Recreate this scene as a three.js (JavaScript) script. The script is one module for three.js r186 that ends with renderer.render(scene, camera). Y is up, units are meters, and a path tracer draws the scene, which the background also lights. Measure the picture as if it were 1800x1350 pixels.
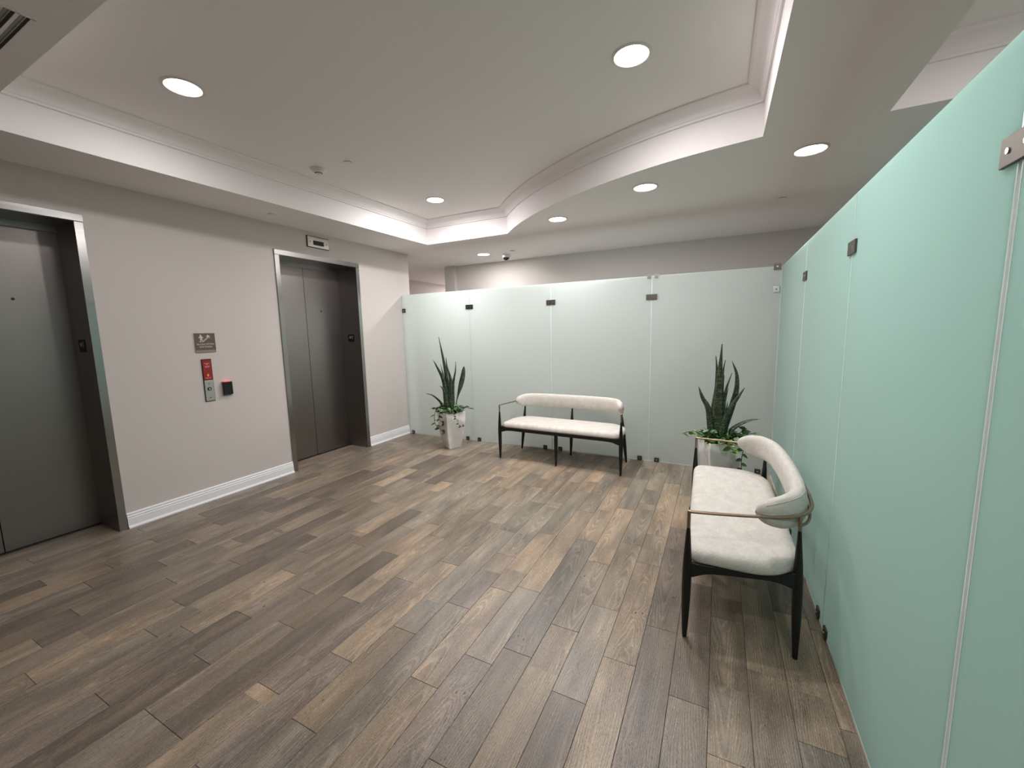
import * as THREE from 'three';
import { mergeGeometries, mergeVertices, toCreasedNormals } from 'three/addons/utils/BufferGeometryUtils.js';
import { RoundedBoxGeometry } from 'three/addons/geometries/RoundedBoxGeometry.js';
import { RectAreaLightUniformsLib } from 'three/addons/lights/RectAreaLightUniformsLib.js';

// ------------------------------------------------------------------ camera, exposure, lights
// metres; x = 0 is the face of the lift wall, z = 0 the far glass partition, y up
const scene = new THREE.Scene();
scene.background = new THREE.Color(0x000000);
const camera = new THREE.PerspectiveCamera(86.4665, 4 / 3, 0.05, 60);
camera.position.set(4.4099, 1.58, 4.9841);
camera.setRotationFromMatrix(new THREE.Matrix4().makeBasis(
  new THREE.Vector3(0.89278, -0.0216368, -0.449973),
  new THREE.Vector3(-0.037658, 0.9917655, -0.122405),
  new THREE.Vector3(0.448916, 0.1262258, 0.8846137)));
scene.add(camera);
const renderer = new THREE.WebGLRenderer({ antialias: true });
renderer.toneMapping = THREE.LinearToneMapping;
renderer.toneMappingExposure = 4.3;
renderer.shadowMap.enabled = true;
renderer.shadowMap.type = THREE.PCFSoftShadowMap;
RectAreaLightUniformsLib.init();
const LAMP = 75;                                    // radiance of a downlight lens
const LAMP_COLOR = new THREE.Color(1.0, 0.95, 0.955);
const SOFFIT = 2.819, CEIL = 3.13, W = 4.95, GLASS = 2.18;
// x, z, height of the ceiling it sits in, strength
const DOWNLIGHTS = [
  [1.385, 3.437, CEIL, 0.38, 'round recessed downlight in the raised ceiling, above the nearer lift doors'],
  [1.39, 0.907, CEIL, 1.15, 'round recessed downlight in the raised ceiling, near its far left corner'],
  [3.902, 2.389, CEIL, 0.85, 'largest round downlight, in the raised ceiling right of the middle'],
  [2.749, 0.5, SOFFIT, 1.05, 'round downlight in the lower ceiling, above the bench by the far glass'],
  [3.777, 1.065, SOFFIT, 0.78, 'round downlight in the lower ceiling, under the end of the curved edge'],
  [4.939, 1.259, SOFFIT, 0.25, 'round downlight in the lower ceiling, right above the green glass partition'],
  [1.003, -0.827, SOFFIT, 0.85, 'round downlight beyond the far glass, next to the dome camera'],
];
// unseen downlights, added to light the glass, side room, passage and near floor
const DOWNLIGHTS_ADDED = [
  [4.94, 4.5, SOFFIT, 0.55, 'round downlight above the green glass, over the viewer'],
  [6.75, 3.4, SOFFIT, 0.8, 'round downlight in the low ceiling beyond the green glass, nearer the viewer'], [5.85, 3.0, CEIL, 1.0, 'round downlight in the raised ceiling beyond the green glass'], [-1.1, -4.2, SOFFIT, 1.7, 'round downlight in the side passage'],
];

// ------------------------------------------------------------------ helpers
let seed = 20240611;
function rnd() { seed = (seed * 1664525 + 1013904223) >>> 0; return seed / 4294967296; }
const R = (a, b) => a + (b - a) * rnd();
const rad = (d) => d * Math.PI / 180;
const taken = {};
function numbered(name) {
  const n = taken[name] = (taken[name] ?? -1) + 1;
  return n ? `${name}_${String(n).padStart(3, '0')}` : name;
}
function shade(o) { o.castShadow = true; o.receiveShadow = true; return o; }
function part(name, geometry, m, parent) {                    // a named mesh under its thing
  const o = shade(new THREE.Mesh(geometry, m)); o.name = numbered(name); parent.add(o); return o;
}
function thing(name, label, category, at = [0, 0, 0], turn = 0, group) {
  const o = new THREE.Group(); o.name = numbered(name); scene.add(o);
  o.position.set(...at); o.rotation.y = turn; o.userData = { label, category, kind: 'thing' };
  if (group) o.userData.group = group;
  return o;
}
function struct(name, geometry, m) {
  const o = geometry ? shade(new THREE.Mesh(geometry, m)) : new THREE.Group();
  o.name = name; o.userData.kind = 'structure'; scene.add(o); return o;
}
function box(x0, x1, y0, y1, z0, z1) {
  const g = new THREE.BoxGeometry(x1 - x0, y1 - y0, z1 - z0);
  g.translate((x0 + x1) / 2, (y0 + y1) / 2, (z0 + z1) / 2); return metric(g);
}
function rbox(x0, x1, y0, y1, z0, z1, r, s = 2) {
  const g = new RoundedBoxGeometry(x1 - x0, y1 - y0, z1 - z0, s, r);
  g.translate((x0 + x1) / 2, (y0 + y1) / 2, (z0 + z1) / 2); return metric(g);
}
// uv in metres, laid on each face by its direction
function metric(g, k = 1) {
  const p = g.attributes.position, n = g.attributes.normal, uv = new Float32Array(p.count * 2);
  for (let i = 0; i < p.count; i++) {
    const a = Math.abs(n.getX(i)), b = Math.abs(n.getY(i)), c = Math.abs(n.getZ(i));
    const q = a >= b && a >= c ? [p.getZ(i), p.getY(i)] : b >= c ? [p.getX(i), p.getZ(i)] : [p.getX(i), p.getY(i)];
    uv[2 * i] = q[0] * k; uv[2 * i + 1] = q[1] * k;
  }
  g.setAttribute('uv', new THREE.BufferAttribute(uv, 2)); return g;
}
const merge = (list) => mergeGeometries(list.map((g) => {
  const h = g.index ? g.toNonIndexed() : g.clone();
  for (const k of Object.keys(h.attributes)) if (!['position', 'normal', 'uv'].includes(k)) h.deleteAttribute(k);
  if (!h.attributes.uv) h.setAttribute('uv', new THREE.BufferAttribute(new Float32Array(h.attributes.position.count * 2), 2));
  return h;
}));
function cylBetween(a, b, r0, r1, seg = 12) {
  const A = new THREE.Vector3(...a), B = new THREE.Vector3(...b), d = B.clone().sub(A);
  const g = new THREE.CylinderGeometry(r1, r0, d.length(), seg);
  g.applyQuaternion(new THREE.Quaternion().setFromUnitVectors(new THREE.Vector3(0, 1, 0), d.normalize()));
  g.translate(...A.add(B).multiplyScalar(0.5).toArray()); return g;
}
// grid of rings -> surface
function loft(rings, { closed = true, caps = false, uvs } = {}) {
  const n = rings[0].length, pos = [], uv = [], idx = [];
  rings.forEach((ring, i) => ring.forEach((p, j) => { pos.push(...p); uv.push(...(uvs ? uvs(i, j, p) : [j / n, i / (rings.length - 1)])); }));
  const m = closed ? n : n - 1;
  for (let i = 0; i + 1 < rings.length; i++) for (let j = 0; j < m; j++) {
    const a = i * n + j, b = i * n + (j + 1) % n, c = a + n, d = b + n;
    idx.push(a, b, d, a, d, c);
  }
  if (caps) for (const [i, flip] of [[0, true], [rings.length - 1, false]]) {
    const c = rings[i].reduce((s, p) => [s[0] + p[0] / n, s[1] + p[1] / n, s[2] + p[2] / n], [0, 0, 0]);
    const k = pos.length / 3; pos.push(...c); uv.push(...(uvs ? uvs(i, 0, c) : [0.5, 0.5]));
    for (let j = 0; j < n; j++) { const a = i * n + j, b = i * n + (j + 1) % n; flip ? idx.push(k, b, a) : idx.push(k, a, b); }
  }
  const g = new THREE.BufferGeometry();
  g.setAttribute('position', new THREE.Float32BufferAttribute(pos, 3));
  g.setAttribute('uv', new THREE.Float32BufferAttribute(uv, 2));
  g.setIndex(idx); g.computeVertexNormals(); return g;
}

// ------------------------------------------------------------------ noise and textures
function noiser(s) {
  const h = (x, y) => { let n = (x * 374761393 + y * 668265263 + s * 974634777) | 0; n = Math.imul(n ^ (n >>> 13), 1274126177); return ((n ^ (n >>> 16)) >>> 0) / 4294967296; };
  return (x, y, px = 1e6, py = 1e6) => {              // value noise, optional period
    const i = Math.floor(x), j = Math.floor(y), f = x - i, g = y - j, a = f * f * (3 - 2 * f), b = g * g * (3 - 2 * g);
    const i0 = ((i % px) + px) % px, i1 = (i0 + 1) % px, j0 = ((j % py) + py) % py, j1 = (j0 + 1) % py;
    const p = h(i0, j0), q = h(i1, j0), r = h(i0, j1), t = h(i1, j1);
    return p + (q - p) * a + (r - p) * b + (p - q - r + t) * a * b;
  };
}
function tex(w, h, fn, srgb = true) {
  const d = new Uint8Array(w * h * 4);
  for (let y = 0; y < h; y++) for (let x = 0; x < w; x++) {
    const c = fn(x, y), k = (y * w + x) * 4;
    d[k] = Math.max(0, Math.min(255, c[0])); d[k + 1] = Math.max(0, Math.min(255, c[1])); d[k + 2] = Math.max(0, Math.min(255, c[2])); d[k + 3] = 255;
  }
  const t = new THREE.DataTexture(d, w, h); t.wrapS = t.wrapT = THREE.RepeatWrapping;
  t.magFilter = THREE.LinearFilter; t.minFilter = THREE.LinearMipmapLinearFilter; t.generateMipmaps = true;
  if (srgb) t.colorSpace = THREE.SRGBColorSpace;
  t.needsUpdate = true; return t;
}
const clamp = (v, a = 0, b = 1) => Math.max(a, Math.min(b, v));
const smooth = (a, b, v) => { const t = clamp((v - a) / (b - a)); return t * t * (3 - 2 * t); };

// wire-brushed oak: one board 0.155 x 1.25 m per texture
function woodTexture(k) {
  const N = noiser(11 + k * 7), w = 256, h = 1792, L = 1.25, B = 0.155;
  const cathedral = k % 4 === 0 || k % 4 === 3, uc = 0.2 + 0.6 * N(k, 3.3), tilt = (N(k, 9.1) - 0.5) * 0.3;
  const knots = [];
  for (let i = 0; i < 2; i++) if (N(k * 3 + i, 5.7) > 0.5) knots.push([0.15 + 0.7 * N(k + i, 21.2), N(k * 2 + i, 31.9), 0.5 + N(i, k)]);
  const bump = new Uint8Array(w * h * 4);
  const color = tex(w, h, (x, y) => {
    const u = x / w, v = y / h, mx = u * B * 1000, my = v * L * 1000;      // millimetres
    let wx = (N(mx / 40, my / 260, 1e6, Math.round(L * 1000 / 260)) - 0.5) * 22 + (N(mx / 12 + 50, my / 90) - 0.5) * 4;
    let ring;
    if (cathedral) { const a = (mx - uc * 155 + wx * 0.7) / 155; ring = a * a * 26 + my / 150 * (k % 2 ? 1 : -1) + N(mx / 30, my / 140) * 1.6; }
    else ring = (mx + wx + my * tilt * 0.12) / 9.5 + N(mx / 60, my / 400) * 2;
    let kn = 0;
    for (const [ku, kv, ks] of knots) {
      const dx = (u - ku) * 155, dy = (v - kv) * 1250, d = Math.sqrt(dx * dx * 1.2 + dy * dy * 0.35);
      ring += 3.2 * Math.exp(-d / (16 * ks)); kn = Math.max(kn, smooth(5.2 * ks, 2.0 * ks, d));
    }
    const s = ring - Math.floor(ring), early = smooth(0.0, 0.55, s) * (1 - smooth(0.8, 1.0, s));
    const fine = N(mx / 1.0 + 7, my / 9 + 3), fine2 = N(mx / 1.6, my / 13 + 91), speck = N(mx / 1.1 + 133, my / 2.8);
    const pore = smooth(0.66, 0.84, fine) * (0.35 + 0.65 * early), lime = smooth(0.70, 0.9, 1 - fine2) * (0.3 + 0.7 * (1 - early));
    const blot = N(mx / 70 + 4, my / 330 + 8) - 0.5, blot2 = N(mx / 22 + 40, my / 120) - 0.5;
    let t = 0.76 + blot * 0.17 + blot2 * 0.10 - early * 0.085 - pore * 0.22 + lime * 0.17 + (speck - 0.5) * 0.15 + (fine - 0.5) * 0.05;
    const warm = blot * 0.02 + (N(mx / 50, my / 200 + 60) - 0.5) * 0.035;
    t *= 1 - kn * 0.6;
    const b = 128 - pore * 70 - early * 26 + (speck - 0.5) * 26, q = (y * w + x) * 4;
    bump[q] = bump[q + 1] = bump[q + 2] = clamp(b, 0, 255); bump[q + 3] = 255;
    return [255 * t * (1 + warm), 255 * t, 255 * t * (1 - warm)];
  });
  const bt = new THREE.DataTexture(bump, w, h); bt.wrapS = bt.wrapT = THREE.RepeatWrapping; bt.magFilter = THREE.LinearFilter; bt.needsUpdate = true;
  return { color, bump: bt };
}
const WOOD = Array.from({ length: 8 }, (_, k) => woodTexture(k));
// stain of a board by tone (sRGB of the bare board)
const TONES = { D: '#82756b', G: '#989084', M: '#9d9082', B: '#a6937f', T: '#b7a38d', P: '#ada397', V: '#9b8d85', L: '#c6b496', S: '#87817b' };
const stain = (t) => { const c = new THREE.Color(TONES[t]), m = new THREE.Color(TONES.M); c.lerp(m, 0.2); const g = 0.3 * c.r + 0.59 * c.g + 0.11 * c.b; c.lerp(new THREE.Color().setRGB(g, g, g), 0.18); return c.multiply(new THREE.Color().setRGB(1.62, 1.53, 1.37)); };
const boardMat = {};
function boardMaterial(tone, k) {
  return boardMat[tone + k] ??= new THREE.MeshStandardMaterial({ color: stain(tone), map: WOOD[k].color, bumpMap: WOOD[k].bump, bumpScale: 0.0009, roughness: 0.36 });
}

const paintBump = (() => { const N = noiser(3); const t = tex(256, 256, (x, y) => { const v = 128 + (N(x / 3, y / 3, 85, 85) - 0.5) * 60 + (N(x / 9, y / 9, 28, 28) - 0.5) * 40; return [v, v, v]; }, false); t.repeat.set(3, 3); return t; })();
const paint = (c, o = {}) => new THREE.MeshStandardMaterial({ color: c, roughness: 0.82, bumpMap: paintBump, bumpScale: 0.0004, ...o });
const M = {};
M.wall = paint(new THREE.Color().setRGB(0.61, 0.57, 0.54));
M.ceiling = paint(new THREE.Color().setRGB(0.87, 0.835, 0.825));
M.trim = new THREE.MeshStandardMaterial({ color: new THREE.Color().setRGB(0.87, 0.88, 0.90), roughness: 0.4 });
M.slab = new THREE.MeshStandardMaterial({ color: 0x2a2521, roughness: 0.9 });
const brushTex = (vertical, s) => { const N = noiser(s); const t = tex(512, 512, (x, y) => { const a = vertical ? x : y, b = vertical ? y : x; const v = 190 + (N(a / 1.1, b / 170, 465, 3) - 0.5) * 40; return [v, v, v]; }, false); return t; };
const brushV = brushTex(true, 31), brushH = brushTex(false, 32);
const steel = (c, o) => new THREE.MeshStandardMaterial({ color: new THREE.Color().setRGB(...c), metalness: 1, ...o });
M.doorSteel = steel([0.265, 0.24, 0.23], { roughness: 0.46, roughnessMap: brushV });
M.frameSteel = steel([0.33, 0.325, 0.315], { roughness: 0.30, roughnessMap: brushH });
M.revealSteel = steel([0.30, 0.285, 0.275], { roughness: 0.5, roughnessMap: brushV });
M.nickel = steel([0.125, 0.112, 0.094], { roughness: 0.46 });
M.chrome = steel([0.80, 0.80, 0.78], { roughness: 0.22 });
M.plate = steel([0.66, 0.66, 0.62], { roughness: 0.42, roughnessMap: brushV });
M.dark = new THREE.MeshStandardMaterial({ color: 0x0b0b0b, roughness: 0.55 });
M.black = new THREE.MeshStandardMaterial({ color: 0x0a0a0b, roughness: 0.38 });
M.whitePlastic = new THREE.MeshStandardMaterial({ color: 0xdedad2, roughness: 0.5 });
// acid-etched glass: scatters most of the light it lets through
const etched = (c, t) => new THREE.MeshPhysicalMaterial({ color: new THREE.Color().setRGB(...c), roughness: 1, transmission: t, thickness: 0, ior: 1.5, specularIntensity: 0.25 });
M.glassFar = etched([0.86, 0.92, 0.90], 0.82);
M.glassRight = etched([0.625, 0.81, 0.765], 0.85);
M.glassEdgeLightPaint = new THREE.MeshStandardMaterial({ color: new THREE.Color().setRGB(0.86, 0.95, 0.93), roughness: 0.25 });  // pale polished edge, with lamp light piped through the glass painted into the colour
M.seal = new THREE.MeshPhysicalMaterial({ color: 0xdfe3de, roughness: 0.7, transmission: 0.35, thickness: 0 });
// upholstery
const fabricTex = (() => { const N = noiser(71); return tex(512, 512, (x, y) => { const t = 0.94 + (N(x / 60, y / 40, 9, 13) - 0.5) * 0.05 + (N(x / 14, y / 9, 37, 57) - 0.5) * 0.05 + (N(x / 2, y / 2, 256, 256) - 0.5) * 0.10; return [255 * t, 255 * t * 0.985, 255 * t * 0.955]; }); })();
const fabricBump = (() => { const N = noiser(72); return tex(512, 512, (x, y) => { const v = 128 + (N(x / 2.4, y / 2.4, 213, 213) - 0.5) * 150 + (N(x / 40, y / 24, 13, 21) - 0.5) * 60; return [v, v, v]; }, false); })();
M.fabric = new THREE.MeshPhysicalMaterial({ color: new THREE.Color().setRGB(0.70, 0.69, 0.675), map: fabricTex, bumpMap: fabricBump, bumpScale: 0.0015, roughness: 0.92, sheen: 0.3, sheenRoughness: 0.6, sheenColor: new THREE.Color(0.9, 0.88, 0.85) });
M.fabricSeam = new THREE.MeshStandardMaterial({ color: 0xb9b1a6, roughness: 0.95 });
M.bronze = steel([0.33, 0.235, 0.17], { roughness: 0.36 });
M.blackWood = new THREE.MeshStandardMaterial({ color: 0x070708, roughness: 0.42 });
// marbled resin
const marbleTex = (() => { const N = noiser(81); return tex(512, 512, (x, y) => {
  const a = x / 512, b = y / 512, w = N(a * 4, b * 4, 4, 4) * 1.6 + N(a * 9, b * 9, 9, 9) * 0.6;
  const d = a + b * 0.45, v = N(d * 5 + w * 0.5, b * 1.5 + w * 0.3), c = N(d * 13 + 5 + w * 0.4, b * 3 + 2);
  const t = 1.0 - 0.17 * smooth(0.52, 0.88, v) - 0.09 * smooth(0.58, 0.95, c); return [255 * t, 255 * t * 0.995, 255 * t * 0.985]; }); })();
M.marble = new THREE.MeshPhysicalMaterial({ color: new THREE.Color().setRGB(0.97, 0.97, 0.965), map: marbleTex, roughness: 0.32, clearcoat: 0.3, clearcoatRoughness: 0.25 });
M.soil = new THREE.MeshStandardMaterial({ color: 0x1f1712, roughness: 1 });
const snakeTex = (() => { const N = noiser(91); return tex(128, 1024, (x, y) => {
  const e = Math.abs(x / 128 - 0.5) * 2, b = N(x / 22 + 3, y / 7, 1e6, 1e6) * 0.65 + N(x / 7, y / 3) * 0.35, band = smooth(0.50, 0.68, b) * (0.55 + 0.45 * N(x / 40, y / 90));
  const d = [38, 54, 35], l = [142, 164, 132]; return d.map((v, i) => v + (l[i] - v) * band * 0.85 + (e > 0.93 ? 10 : 0)); }); })();
M.snake = new THREE.MeshPhysicalMaterial({ map: snakeTex, color: 0xb9c4b4, roughness: 0.42, clearcoat: 0.2, clearcoatRoughness: 0.4 });
M.leafDark = new THREE.MeshStandardMaterial({ color: 0x2c4a26, roughness: 0.45 });
M.leafMid = new THREE.MeshStandardMaterial({ color: 0x46702f, roughness: 0.45 });
M.leafGrey = new THREE.MeshStandardMaterial({ color: 0x6c8a62, roughness: 0.5 });
const varieg = (() => { const N = noiser(95); return tex(64, 64, (x, y) => { const b = smooth(0.45, 0.62, N(x / 9, y / 16)); return [70 + 120 * b, 112 + 92 * b, 42 + 78 * b]; }); })();
M.leafVar = new THREE.MeshStandardMaterial({ map: varieg, roughness: 0.45 });
M.stem = new THREE.MeshStandardMaterial({ color: 0x35401f, roughness: 0.7 });
M.lens = new THREE.MeshStandardMaterial({ color: 0xffffff, emissive: LAMP_COLOR, emissiveIntensity: 3.2, roughness: 0.4 });

// ------------------------------------------------------------------ room shell
// plan shapes: shape (x, z) -> slab between y0 and y1
function slab(shape, y0, y1) {
  const g = new THREE.ExtrudeGeometry(shape, { depth: y1 - y0, bevelEnabled: false });
  g.rotateX(Math.PI / 2); g.translate(0, y1, 0); return g;
}
const poly = (pts) => new THREE.Shape(pts.map((p) => new THREE.Vector2(p[0], p[1])));
const pathOf = (pts) => new THREE.Path(pts.map((p) => new THREE.Vector2(p[0], p[1])));
// raised tray: straight back edge, then a long concave sweep to the right-hand corner
const sweep = new THREE.CatmullRomCurve3([[1.956, 0.187], [2.199, 0.455], [2.513, 0.742], [2.798, 0.953], [3.102, 1.146], [3.42, 1.315], [3.684, 1.43], [3.914, 1.514], [4.121, 1.573], [4.309, 1.614], [4.483, 1.645], [4.616, 1.667]]
  .map(([x, z]) => new THREE.Vector3(x, 0, z)), false, 'centripetal').getPoints(44).map((p) => [p.x, p.z]);
const TRAY = [[0.60, 4.155], [0.70, 0.205], ...sweep, [4.616, 4.155]];
const TRAY2 = [[5.255, 1.665], [6.45, 1.665], [6.45, 4.155], [5.255, 4.155]];
const soffitShape = poly([[-2.3, -5.3], [8.7, -5.3], [8.7, 8.2], [-2.3, 8.2]]);
soffitShape.holes.push(pathOf(TRAY), pathOf(TRAY2));
struct('ceiling_lower', slab(soffitShape, SOFFIT, CEIL), M.ceiling);
struct('ceiling', box(-2.3, 8.7, CEIL, CEIL + 0.12, -5.3, 8.2), M.ceiling);

// crown moulding round each tray
function crown(pts, profile) {
  const n = pts.length, rings = [];
  let area = 0; for (let i = 0; i < n; i++) { const a = pts[i], b = pts[(i + 1) % n]; area += a[0] * b[1] - b[0] * a[1]; }
  const sgn = area > 0 ? 1 : -1;
  for (let i = 0; i <= n; i++) {
    const p = pts[i % n], a = pts[(i + n - 1) % n], b = pts[(i + 1) % n];
    const d1 = [p[0] - a[0], p[1] - a[1]], d2 = [b[0] - p[0], b[1] - p[1]], l1 = Math.hypot(...d1), l2 = Math.hypot(...d2);
    const n1 = [-d1[1] / l1 * sgn, d1[0] / l1 * sgn], n2 = [-d2[1] / l2 * sgn, d2[0] / l2 * sgn];
    const k = 1 + n1[0] * n2[0] + n1[1] * n2[1], m = [(n1[0] + n2[0]) / k, (n1[1] + n2[1]) / k];
    rings.push(profile.slice().reverse().map(([d, y]) => [p[0] + m[0] * d, y, p[1] + m[1] * d]));
  }
  return toCreasedNormals(loft(rings, { closed: true }), rad(24));
}
const arc = [];
for (let i = 0; i <= 6; i++) { const t = i / 6 * Math.PI / 2; arc.push([0.024 + 0.062 * (1 - Math.cos(t)), 3.052 + 0.058 * Math.sin(t)]); }
const crownProfile = [[-0.002, 3.030], [0.013, 3.030], [0.016, 3.034], [0.016, 3.044], [0.021, 3.048], ...arc, [0.090, 3.112], [0.096, 3.116], [0.103, 3.120], [0.103, CEIL + 0.001], [-0.002, CEIL + 0.001]];
struct('trim_1', crown(TRAY, crownProfile), M.ceiling);
struct('trim_2', crown(TRAY2, crownProfile), M.ceiling);

// walls
const DOOR_H = 2.487;
const DOORS = [[3.593, 4.674], [0.882, 1.963]];
const notches = [...DOORS].reverse().flatMap(([a, b]) => [[a - 0.02, 0], [a - 0.02, DOOR_H + 0.02], [b + 0.02, DOOR_H + 0.02], [b + 0.02, 0]]);
const wallLeft = poly([[-0.19, 0], ...notches, [8.1, 0], [8.1, SOFFIT], [-0.19, SOFFIT]]);
{
  const g = new THREE.ExtrudeGeometry(wallLeft, { depth: 0.40, bevelEnabled: false });
  g.rotateY(-Math.PI / 2); struct('wall_left', g, M.wall);
}
struct('wall_left_end', box(-2.2, -0.40, 0, SOFFIT, -0.19, 0.0), M.wall);
struct('wall_corridor_left', box(-2.2, -2.0, 0, SOFFIT, -5.2, -0.19), M.wall);
struct('wall_corridor_end', box(-2.0, -0.05, 0, SOFFIT, -5.2, -5.0), M.wall);
struct('wall_corridor_right', box(-0.25, -0.03, 0, SOFFIT, -5.0, -1.5), M.wall);
struct('wall_back', box(-0.03, 8.6, 0, SOFFIT, -1.77, -1.57), M.wall);
struct('wall_right', box(8.4, 8.6, 0, SOFFIT, -1.57, 8.1), M.wall);
struct('wall_rear', box(-0.4, 8.6, 0, SOFFIT, 8.0, 8.2), M.wall);

// baseboards: a stepped profile run along the lift wall
function baseboard(name, z0, z1) {
  const s = poly([[0, 0], [0.028, 0], [0.028, 0.010], [0.022, 0.018], [0.016, 0.022], [0.016, 0.083], [0.013, 0.087], [0.013, 0.092], [0.015, 0.095], [0.015, 0.101], [0.010, 0.107], [0.010, 0.113], [0.012, 0.116], [0.011, 0.124], [0.006, 0.130], [0, 0.131]]);
  const g = new THREE.ExtrudeGeometry(s, { depth: z1 - z0, bevelEnabled: false }); g.translate(0, 0, z0);
  struct(name, g, M.trim);
}
baseboard('baseboard_left', 2.020, 3.536);
baseboard('baseboard_left_far', -0.015, 0.826);
baseboard('baseboard_left_near', 4.735, 7.99);
struct('baseboard_back', box(-0.03, 8.4, 0, 0.13, -1.57, -1.555), M.trim);

// ------------------------------------------------------------------ floor: every board by itself
const floor = struct('floor');
{
  const sub = shade(new THREE.Mesh(box(-2.3, 8.7, -0.16, -0.0135, -5.3, 8.2), M.slab)); sub.name = 'subfloor'; floor.add(sub);
  const PW = 0.1553, X0 = 4.582;
  // joints seen in each row, counted leftwards from x = X0: z, tone on the near side, tone on the far side
  const rows = {
    '-2': '2.46MD 3.27ST', '-1': '2.97MM', 0: '2.65MD 3.47TM', 1: '3.27MD', 2: '0.94TG 1.65DT 2.87DM', 3: '0.66TG 1.84MT 2.27BM 3.18TB', 4: '1.27MG 2.05MM 3.47DP', 5: '1.46TG 3.08BM',
    6: '2.14ST', 7: '1.65TG 2.86PT', 8: '1.23GT 2.16TG 3.68BT', 9: '1.02MM 1.65PM 2.57VM 3.17GV', 10: '2.25PG 3.46BG 4.06GB', 11: '1.3PB 2.83TM 3.74VT', 12: '3.11PM 4.01TV', 13: '1.46MT 3.4DT 4.31MD',
    14: '1.18MT 2.4TM 2.9DT 3.71MD', 15: '1.42MT 2.54MP 3.46VM 4.05DV', 16: '2.25DP 3.76DM 4.37VD', 17: '1.55TM 2.76MT 3.37TM 3.97MT', 18: '2.56VM 3.16MV 4.07GM', 19: '2.05DM 2.96DM 3.87TD', 20: '1.65BD 2.25DM 3.46MM',
    21: '1.36LD 1.94ML 3.77DM', 22: '2.37DM 3.27MD 4.18DB', 23: '1.37DB 3.69DM', 24: '1.61DT 2.83MD 3.43DT', 25: '3.17MD 3.87BM', 26: '2.62DT 3.55TD 4.15DM', 27: '3.13MD',
  };
  const ZA = -0.25, ZB = 5.3, any = 'DMMMMGGBTVVPM', gap = 0.0007, rest = [];
  const pick = () => any[Math.floor(rnd() * any.length)];
  function board(x0, x1, z0, z1, y) {                 // chamfered board, 18 triangles
    const c = 0.001, t = [[x0 + c, z0 + c], [x1 - c, z0 + c], [x1 - c, z1 - c], [x0 + c, z1 - c]], e = [[x0, z0], [x1, z0], [x1, z1], [x0, z1]];
    const pos = [], uv = [], fu = rnd() < 0.5, v0 = rnd(), U = (x, z) => [fu ? 1 - (x - x0) / PW : (x - x0) / PW, v0 + z / 1.25];
    const tri = (a, b, d) => [a, b, d].forEach((p) => { pos.push(...p); uv.push(...U(p[0], p[2])); });
    const quad = (a, b, d, f) => { tri(a, d, b); tri(a, f, d); };
    const at = (p, h) => [p[0], h, p[1]];
    quad(...t.map((p) => at(p, y)));
    for (let i = 0; i < 4; i++) { const j = (i + 1) % 4;
      quad(at(e[i], y - c), at(e[j], y - c), at(t[j], y), at(t[i], y));
      quad(at(e[i], -0.0135), at(e[j], -0.0135), at(e[j], y - c), at(e[i], y - c)); }
    const g = new THREE.BufferGeometry();
    g.setAttribute('position', new THREE.Float32BufferAttribute(pos, 3)); g.setAttribute('uv', new THREE.Float32BufferAttribute(uv, 2)); g.computeVertexNormals(); return g;
  }
  const put = (k, z0, z1, tone) => {
    const x1 = X0 - k * PW - gap, x0 = X0 - (k + 1) * PW + gap;
    const g = board(x0, x1, z0 + gap, z1 - gap, R(-0.0004, 0));
    const o = shade(new THREE.Mesh(g, boardMaterial(tone, Math.floor(rnd() * 8)))); o.name = numbered('plank'); floor.add(o);
  };
  for (let k = -3; k <= 31; k++) {
    const seen = (rows[k] || '').split(' ').filter(Boolean).map((s) => [parseFloat(s), s.at(-2), s.at(-1)]);
    const cuts = [];
    const lo = seen.length ? seen[0][0] : R(1.0, 2.2), hi = seen.length ? seen.at(-1)[0] : lo;
    if (!seen.length) seen.push([lo, pick(), pick()]);
    for (let z = lo, t = seen[0][2]; z > ZA;) { const len = [0.6, 0.9, 1.2, 1.2][Math.floor(rnd() * 4)], z0 = Math.max(ZA, z - len); cuts.push([z0, z, t]); z = z0; t = pick(); }
    for (let i = 0; i + 1 < seen.length; i++) {
      const a = seen[i], b = seen[i + 1], d = b[0] - a[0];
      if (d > 1.35) { const m = a[0] + d * R(0.4, 0.6); cuts.push([a[0], m, a[1]], [m, b[0], b[2]]); } else cuts.push([a[0], b[0], rnd() < 0.5 ? a[1] : b[2]]);
    }
    for (let z = hi, t = seen.at(-1)[1]; z < ZB;) { const len = [0.6, 0.9, 1.2, 1.2][Math.floor(rnd() * 4)], z1 = Math.min(ZB, z + len); cuts.push([z, z1, t]); z = z1; t = pick(); }
    for (const [a, b, t] of cuts) put(k, a, b, t);
  }
  // boards outside the lobby proper: under the passage, beyond the partition and behind the viewer
  const field = (x0, x1, z0, z1) => { for (let x = x1; x - PW > x0 - 0.1; x -= PW) for (let z = z0; z < z1 - 0.05;) { const e = Math.min(z1, z + R(0.6, 1.2)); rest.push(board(x - PW + gap, x - gap, z + gap, e - gap, 0)); z = e; } };
  const xl = X0 - 32 * PW, xr = X0 + 3 * PW;
  field(xl, xr, ZB, 8.1); field(-2.1, 8.4, -1.75, ZA); field(-2.1, -0.2, -5.0, -1.75); field(xr + 0.05, 8.4, ZA, 8.1);
  const o = shade(new THREE.Mesh(mergeGeometries(rest), boardMaterial('M', 1))); o.name = 'planks_beyond'; o.userData.kind = 'stuff'; floor.add(o);
}

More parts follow.
